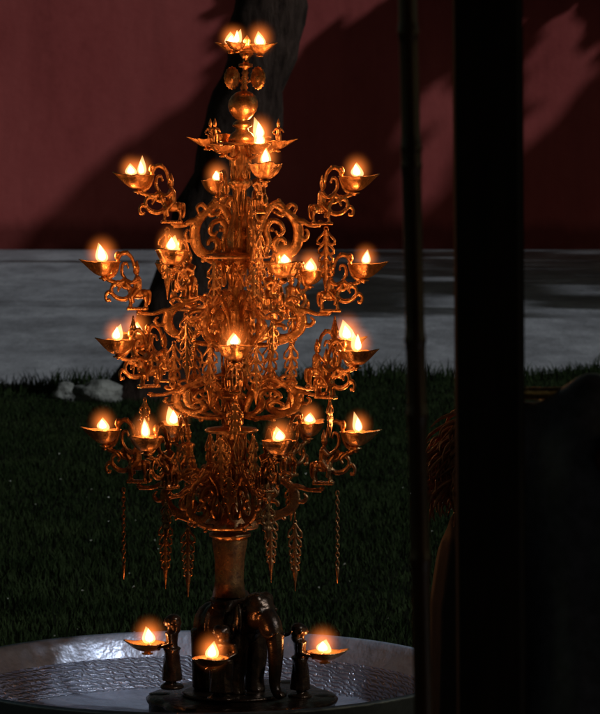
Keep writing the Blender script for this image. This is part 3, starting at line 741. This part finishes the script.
for i in range(6000):
    px = random.uniform(-20, 640); py = random.uniform(-40, 251)
    if any(poly_in((px, py), g) for g in wall_gaps): continue
    P = W(px, py, WALLY)
    lh = random.uniform(.2, .48)
    if any(poly_in((px+u_*lh*F/WALLY*.72, py-u_*lh*F/WALLY*.69), g) for g in wall_gaps for u_ in (-1, -.5, .5, 1)): continue
    tmin = (4.55-P.z)/SUN.z
    rnd_leaf(P, tmin+random.uniform(0.3, 1.6), sdir_wall, lh*2, lh*.8)
for i in range(4200):
    px = random.uniform(235, 680); py = random.uniform(251, 322)
    if py > 310 and random.random() < .8: continue
    if any(poly_in((px, py), g) for g in gr_gaps): continue
    P = G(px, py); t = random.uniform(8.6, 11)
    rnd_leaf(P, t, Vector((.9, .35, 0)), random.uniform(.4, .8), random.uniform(.2, .4))
for i in range(46):                          # a low bough giving the two thin bars of shade on the left
    px = random.uniform(10, 150); P = G(px, 262+random.uniform(-1.2, 1.2)*(.3+px/150)); rnd_leaf(P, 9.+random.random(), Vector((.9, .3, 0)), .6, .3)
for i in range(40):
    px = random.uniform(-10, 230); P = G(px, 305+random.uniform(-4, 3)); rnd_leaf(P, 9.6+random.random(), Vector((.9, .3, 0)), .22, .1)
tb = Vector((12.5, 45.0, -.1))
ttop = tb+Vector((-.6, -1, 5.2))
lims = []
for k in range(26):
    e = lc[int(rng.integers(len(lc)))]; md = ttop.lerp(e, .5)+Vector((0, 0, .9))
    lims.append(([ttop-Vector((0, 0, random.uniform(0, 1))), md, e+Vector((0, 0, .1))], [.13, .07, .02]))
tree('spreading_tree', [tb, tb+Vector((-.2, -.3, 2.5)), ttop, ttop+Vector((-.3, .2, 2))], [.4, .32, .25, .1], 'spreading broad-leaved tree beside the paved yard, shading the red wall', lims, leaves)

# ---- pale stone and dark stone at the yard's edge
def rock(name, p, size, m, label, seed):
    q = MB(); q.ell((0, 0, 0), 1, n=28, m=18); rd = random.Random(seed); ph = [rd.uniform(0, 6) for _ in range(9)]
    for v in q.v:
        k = 1+.14*math.sin(3*v.x+ph[0])*math.sin(3*v.y+ph[1])+.1*math.sin(5*v.z+ph[2]+3*v.x)+.06*math.sin(11*v.x+ph[3])*math.sin(9*v.y+ph[4])+.05*math.sin(15*v.z+ph[5])
        v.x *= k*size[0]; v.y *= k*size[1]; v.z *= k*size[2]
    return tag(obj(name, q, m, None, (p.x, p.y, p.z+size[2]*.55)), label, 'stone')
rm = simple('pale rough stone', (.07, .07, .06), (.26, .26, .23), 7, .95, 0, 1., .05)
rock('stone', G(98, 402), (.16, .12, .09), rm, 'pale rough grey stone lying at the edge of the paving, left of the tree', 3)
rock('stone', G(66, 399), (.09, .08, .07), rm, 'small pale stone chip in the weeds beside the larger pale stone', 5)
rock('stone', G(126, 398), (.10, .12, .12), simple('mossy dark stone', (.012, .012, .01), (.03, .03, .025), 6, .95), 'dark mossy stone between the pale stone and the tree foot', 8)

# ================================================================== VERANDA IN THE FOREGROUND
FZ = .15
wood = simple('dark stained wood', (.014, .010, .009), (.034, .022, .018), 6, .85, 0, .4, .004, vs=(8, 8, .8))
q = MB(); q.box((.9, 1.6, FZ/2), (4.2, 3.2, FZ/2)); tag(obj('veranda_floor', q.mesh('f', False), simple('dark cement floor', (.03, .028, .026), (.06, .055, .05), 3, .6)), kind='structure')
q = MB(); q.box((.9, 1.9, 3.0), (4.2, 3.5, .06)); q.box((-.45, 6.1, 2.97), (2.95, .8, .05)); vr = obj('veranda_shade_roof', q.mesh('r', False), wood); tag(vr, 'dark wooden veranda roof overhead, out of view, added to shade the posts and lamp', 'roof')  # unseen roof, its forward strip added to keep the flood light off the lamp
mb_ = MB()
for k in range(12): mb_.box((-3.1+k*.72, 1.6, 2.89), (.035, 3.15, .05))
obj('rafters', mb_.mesh('rafters', False), wood, vr)
q = MB(); q.box((.9, -1.7, 1.5), (4.2, .1, 1.5)); tag(obj('veranda_back_wall', q.mesh('w', False), simple('brown plaster', (.06, .04, .035), (.09, .06, .05), 3, .9)), 'plain brown plastered wall at the back of the veranda', 'wall')
# square post
PY = 3.4
a = W(453.5, 0, PY); a2 = W(520, 0, PY); b_ = W(458, 714, PY); b2 = W(524, 714, PY)
hw = (a2.x-a.x)/2; cxt = (a.x+a2.x)/2; cxb = (b_.x+b2.x)/2; sl = (cxt-cxb)/(a.z-b_.z)
q = MB()
zt, zb = 2.93, FZ
for i in range(9):
    z = zb+(zt-zb)*i/8
mbx = lambda z: cxb+sl*(z-b_.z)
pc = Vector((mbx(1.4), PY, FZ)); mid = (zt+zb)/2
Rt = Matrix.Rotation(math.atan(sl), 3, 'Y')
q.box((mbx(mid)-pc.x, 0, mid-FZ), (hw, hw, (zt-zb)/2), Rt, bev=.006)
q.box((mbx(mid)-pc.x+hw*.98, 0, mid-FZ), (.0025, hw*.5, (zt-zb)/2*.99), Rt)
post = obj('veranda_post', q.mesh('p', False), wood, None, pc); tag(post, 'thick square dark wooden post in the foreground, right of the bamboo pole', 'post')
q = MB(); q.box((0, 0, .05), (hw*1.5, hw*1.5, .05), bev=.006); obj('post_base', q.mesh('pb', False), wood, post, (mbx(FZ)-pc.x, 0, 0))
# bamboo pole
BY = 3.1
A = W(407.5, 0, BY); B = W(424, 714, BY); d = (A-B).normalized()
k0 = (FZ-B.z)/d.z; k1 = (2.92-B.z)/d.z; p0 = B+d*k0; p1 = B+d*k1; Lp = (p1-p0).length
q = MB(); pth = []; rad = []
nodes = sorted([(W(px, py, BY)-p0).dot(d) for px, py in ((408, 32), (410, 148), (412, 166), (416, 340), (418, 415), (421, 560))] + [.25, .5, .78, 2.0, 2.3, 2.6])
zz = [0]
for n_ in nodes:
    zz += [n_-.012, n_-.004, n_, n_+.004, n_+.012]
zz.append(Lp); zz = sorted(z for z in zz if 0 <= z <= Lp)
for z in zz:
    near = min(abs(z-n_) for n_ in nodes); pth.append(d*z); rad.append(.0093*(1.16 if near < .002 else (1.06 if near < .006 else 1)))
vsq = MB(); N = len(pth); vsq.sweep(pth, 1, 1, (0, 1, 0), 16)
for i in range(N):
    for k in range(16):
        v = vsq.v[i*16+k]; v.xyz = pth[i]+(v-pth[i])*rad[i]
bp = obj('bamboo_pole', vsq, simple('dark bamboo', (.06, .030, .018), (.14, .065, .03), 14, .28, 0, .2, .001), None, p0)
tag(bp, 'slender dark jointed bamboo pole leaning slightly, between the lamp and the thick post', 'pole')

# ---- high-backed chair with a jacket over it
CY = 3.95; cc = W(714, 420, CY)
ch = empty('high_backed_chair', (cc.x, CY, FZ)); tag(ch, 'dark high-backed wooden chair beside the thick post, a jacket hung over it', 'chair')
topz = W(560, 421, CY).z-FZ
HW = .20
ps = MB()
for sx in (-1, 1):
    q = MB(); q.box((HW*sx, 0, topz/2-.01), (.017, .017, topz/2-.01), bev=.004); obj('rear_post', q.mesh('rp', False), wood, ch)
    q = MB(); q.box((HW*sx, .42, .21), (.018, .018, .21), bev=.004); obj('leg', q.mesh('l', False), wood, ch)
q = MB(); q.box((0, .22, .44), (HW+.02, .23, .018), bev=.008); obj('seat', q.mesh('s', False), wood, ch)
q = MB(); q.box((0, 0, topz-.06), (HW-.017, .011, .05), bev=.004); q.box((0, 0, .62), (HW-.017, .011, .03), bev=.004); obj('back_rail', q.mesh('b', False), wood, ch)
q = MB(); q.tube((-HW-.045, 0, topz+.034), (HW+.045, 0, topz+.034), .0075, n=14); q.tube((-HW, 0, topz-.03), (-HW, 0, topz+.034), .006); q.tube((HW, 0, topz-.03), (HW, 0, topz+.034), .006); obj('top_bar', q, 'bowl', ch)
for k in range(4):
    q = MB(); q.box((-.12+.08*k, 0, (topz+.52)/2-.02), (.014, .006, (topz-.75)/2), bev=.003); obj('back_slat', q.mesh('bs', False), wood, ch)
# jacket: cloth draped over the back
jm = simple('dark quilted cloth', (.12, .12, .16), (.2, .2, .27), 60, .36, 0, .25, .002)
lin = simple('dark red lining', (.10, .018, .018), (.13, .025, .025), 60, .7, 0, .2, .001)
nu, nv = 60, 90; vs = []; fs = []
for i in range(nu):
    u = i/(nu-1)*2-1
    for j in range(nv):
        v = j/(nv-1)*2-1                       # -1 front hem, 0 over the rail, 1 rear hem
        x = u*(HW+.075)+.02*math.sin(6*v)*abs(v)
        L_ = abs(v)*.62
        drop = .012*abs(u)**6+.004*math.sin(5*u+1)
        rr = .04
        if L_ < rr*PI/2: ang = L_/rr; y = -math.copysign(rr*math.sin(ang), -v); z = rr*math.cos(ang)-rr
        else: y = -math.copysign(rr, -v); z = -rr-(L_-rr*PI/2)
        fold = .030*math.sin(9*u+2.2*math.sin(3*v)+4*abs(v))+.012*math.sin(19*u-5*v)+.010*math.sin(13*v+5*u)
        k = min(1, abs(v)*2.6)
        y += math.copysign(1, v)*(fold*k+.02*k); lift = min(1, max(0, (u+.72)/.16)); z += (.040+.010*math.sin(6*u))*lift*lift*(3-2*lift)*(1-.5*k); z += -drop+(.006*math.sin(7*u+1.2)+.005*math.sin(15*u)+.004*math.sin(37*u+2))*(1-k)
        vs.append((x+.01*math.sin(8*v), y, topz+.012+z))
for i in range(nu-1):
    for j in range(nv-1): a_ = i*nv+j; fs.append((a_, a_+nv, a_+nv+1, a_+1))
q = MB(); q.add(vs, fs); me = q.mesh('jacket')
jk = obj('jacket', me, jm, None, (cc.x, CY, FZ)); so = jk.modifiers.new('t', 'SOLIDIFY'); so.thickness = .008; so.offset = 1
tag(jk, 'dark rumpled jacket hung over the high chair back, right of the thick post', 'jacket')
# sleeves hanging off and a folded collar with red lining
def cloth_tube(pts, rad, m, name):
    q = MB(); pth = spline(pts, 10); q.sweep(pth, rad, None, (0, 1, 0), 20)
    for i in range(len(pth)):
        for k in range(20):
            v = q.v[i*20+k]; w_ = 1+.12*math.sin(i*.9+k*.7)+.08*math.sin(i*1.7-k*1.3); v.xyz = pth[i]+(v-pth[i])*w_
    return obj(name, q, m, jk)
cloth_tube([(-.02, -.05, topz-.01), (.09, -.10, topz-.05), (.2, -.12, topz-.085), (.30, -.10, topz-.16), (.34, -.08, topz-.4)], [.03, .045, .042, .04, .034], jm, 'sleeve')
cloth_tube([(-.12, -.05, topz-.05), (-.04, -.10, topz-.085), (.08, -.12, topz-.13), (.24, -.12, topz-.18), (.3, -.09, topz-.45)], [.025, .038, .036, .036, .03], jm, 'sleeve')
cloth_tube([(-.15, -.045, topz-.045), (-.10, -.085, topz-.035), (-.03, -.07, topz-.04)], [.012, .03, .02], lin, 'red_lining')

# ---- person seated behind the post
py_ = 6.3; FZV, FZ = FZ, 0.0; hc = W(500, 466, py_)      # head centre
skin = simple('skin', (.30, .16, .10), (.38, .21, .14), 30, .5, 0, .1, .001)
def body():
    q = MB(); h = hc
    z0 = FZ
    hip = Vector((h.x+.06, h.y-.06, FZ+.36)); ch_ = Vector((h.x+.02, h.y-.03, h.z-.27)); nk = Vector((h.x, h.y-.02, h.z-.13))
    q.sweep(spline([hip, hip.lerp(ch_, .5), ch_, ch_+Vector((0, 0, .12)), nk+Vector((0, 0, -.03))], 5), [.15, .13, .15, .13, .07], [.11, .10, .11, .09, .06], (0, 1, 0), 16)
    q.sweep([nk+Vector((0, 0, -.06)), nk, nk+Vector((0, .01, .08))], [.065, .052, .055], None, (0, 1, 0), 14)
    q.ell(h, (.075, .092, .112), n=20, m=14); q.ell(h+Vector((-.02, .035, -.05)), (.052, .055, .06), n=16, m=12)
    q.ell(h+Vector((-.035, .095, -.015)), (.014, .018, .024)); q.ell(h+Vector((-.028, .088, -.06)), (.024, .012, .009))
    for s_ in (-1, 1):
        q.ell(h+Vector((.076*s_, .005*s_, -.01)), (.010, .018, .030)); q.ell(h+Vector((.03*s_-.03, .082, .018)), (.013, .01, .009))
        sh = ch_+Vector((.165*s_, 0, .07)); elb = sh+Vector((.04*s_, .10, -.26)); ha = elb+Vector((-.10*s_, .22, .02))
        q.ell(sh, (.062, .06, .06)); q.sweep(spline([sh, sh.lerp(elb, .5)+Vector((.01*s_, 0, 0)), elb], 5), [.055, .048, .04], None, (0, 1, 0), 12)
        q.sweep(spline([elb, elb.lerp(ha, .5), ha], 5), [.042, .036, .026], None, (0, 0, 1), 12)
        kn = hip+Vector((.13*s_, .44, .06)); ft = Vector((kn.x, kn.y+.04, FZ+.07))
        q.sweep(spline([hip+Vector((.08*s_, 0, 0)), hip.lerp(kn, .5)+Vector((.06*s_, 0, .03)), kn], 5), [.095, .085, .062], None, (0, 0, 1), 14)
        q.sweep(spline([kn, kn.lerp(ft, .4), ft], 5), [.062, .056, .036], None, (0, 1, 0), 14)
        q.ell(ft+Vector((0, .07, -.035)), (.042, .12, .034))
        pal = ha+Vector((-.01*s_, .045, 0)); q.ell(pal, (.036, .045, .016))
        for f_ in range(4):
            b0 = pal+Vector((-.027+.018*f_, .03, 0)); l = (.062, .072, .068, .054)[f_]
            q.sweep(spline([b0, b0+Vector((0, l*.5, -.006)), b0+Vector((0, l*.85, -.028))], 4), [.009, .0085, .007], None, (1, 0, 0), 8)
        q.sweep(spline([pal+Vector((-.03*s_, -.015, 0)), pal+Vector((-.05*s_, .015, -.006)), pal+Vector((-.05*s_, .04, -.012))], 4), [.011, .01, .008], None, (0, 0, 1), 8)
    o = Vector((hc.x, hc.y, FZ)); RT = Matrix.Rotation(math.radians(-80), 3, 'Z')
    for v in q.v: v.xyz = RT @ (v-o)
    hip, ch_, nk = [o+RT @ (k-o) for k in (hip, ch_, nk)]
    return q, o, hip, ch_, nk
q, po, hip, chst, nk = body()
pme = remesh(q, .007, 2, 1., 'person')
cloth = simple('maroon cloth', (.020, .008, .007), (.034, .012, .010), 30, .85, 0, .3, .003); pme.materials.append(skin); pme.materials.append(cloth); pme.materials.append(jm)
for p in pme.polygons:
    c = p.center+po
    if c.z < nk.z+.07: p.material_index = 1
    if c.z < hip.z+.12: p.material_index = 2
    if c.x > chst.x+.27 and c.z > hip.z+.11: p.material_index = 0
person = obj('person', pme, None, None, po); tag(person, 'person with tousled reddish brown hair in a maroon top, seated behind the thick post', 'person')
vs = MB(); rr_ = random.Random(4)
for i in range(1500):
    th = rr_.uniform(0, 2*PI); ph = rr_.uniform(-.25, 1.45)
    nrm = Vector((math.cos(th)*math.cos(ph), math.sin(th)*math.cos(ph), math.sin(ph)))
    if nrm.x > .45 and nrm.z < .55: continue
    r0 = Vector((.094*nrm.x, .080*nrm.y, .118*nrm.z+.004)); p = hc+r0-po
    out_ = nrm*rr_.uniform(.004, .022); ln = rr_.uniform(.04, .10); sw = Vector((rr_.gauss(0, .022), rr_.gauss(0, .022), 0)); hx = Vector((nrm.x, nrm.y, 0))
    pts = [p, p+out_*.8+Vector((0, 0, -ln*.2))+sw*.4, p+out_*1.25+hx*.016+Vector((0, 0, -ln*.6))+sw, p+out_*1.15+hx*.01+Vector((0, 0, -ln))+sw*1.5]
    vs.sweep(spline(pts, 3), [.0035, .0045, .003, .0008], None, (.3, .2, 1) if abs(nrm.z) < .5 else (0, 1, 0), 4)
obj('hair', vs.mesh('hair'), simple('reddish brown hair', (.35, .12, .045), (.62, .26, .10), 40, .5, 0, 0), person)
stl = empty('stool', (hip.x, hip.y+.02, FZ)); tag(stl, 'low dark wooden stool that the seated person sits on, behind the thick post', 'stool')
q = MB(); q.lathe([(.17, .26), (.18, .27), (.18, .29), (.17, .30)], n=28); obj('seat', q, wood, stl)
for k in range(4):
    a = PI/4+k*PI/2; q = MB(); q.tube((math.cos(a)*.12, math.sin(a)*.12, .27), (math.cos(a)*.16, math.sin(a)*.16, 0), .018, .015); obj('leg', q, wood, stl)

FZ = FZV
# ================================================================== LIGHT, WORLD, CAMERA
w = bpy.data.worlds.new('World'); scene.world = w; w.use_nodes = True; nt = w.node_tree
bg = nt.nodes['Background']; sky = nt.nodes.new('ShaderNodeTexSky'); sky.sky_type = 'NISHITA'; sky.sun_disc = False
sky.sun_elevation = SEL; sky.sun_rotation = math.atan2(SUN.x, SUN.y)
wm = nt.nodes.new('ShaderNodeVectorMath'); wm.operation = 'MULTIPLY'; wm.inputs[1].default_value = (1.0, .86, .52); nt.links.new(sky.outputs[0], wm.inputs[0]); nt.links.new(wm.outputs[0], bg.inputs[0]); bg.inputs[1].default_value = .015
sd = bpy.data.lights.new('flood_light', 'SUN'); sd.energy = 1.35; sd.angle = math.radians(2.6); sd.color = (.84, .91, 1)
so_ = bpy.data.objects.new('flood_light', sd); C.objects.link(so_); so_.rotation_euler = SUN.to_track_quat('Z', 'Y').to_euler(); so_.location = (20, -20, 20)
cd = bpy.data.cameras.new('camera'); cam = bpy.data.objects.new('camera', cd); C.objects.link(cam); scene.camera = cam
cam.location = (0, 0, CAMZ); cam.rotation_euler = (PI/2-PITCH, 0, 0)
cd.sensor_fit = 'VERTICAL'; cd.sensor_height = 36; cd.sensor_width = 36; cd.lens = 36*F/714; cd.clip_start = .1; cd.clip_end = 1000
cd.dof.use_dof = True; cd.dof.focus_distance = LY; cd.dof.aperture_fstop = 20
vs_ = scene.view_settings; vs_.view_transform = 'Standard'; vs_.look = 'None'; vs_.exposure = 0; vs_.gamma = 1
try: vs_.use_curve_mapping = False
except Exception: pass
scene.cycles.use_denoising = True; scene.cycles.max_bounces = 8; scene.cycles.volume_step_rate = 1.0
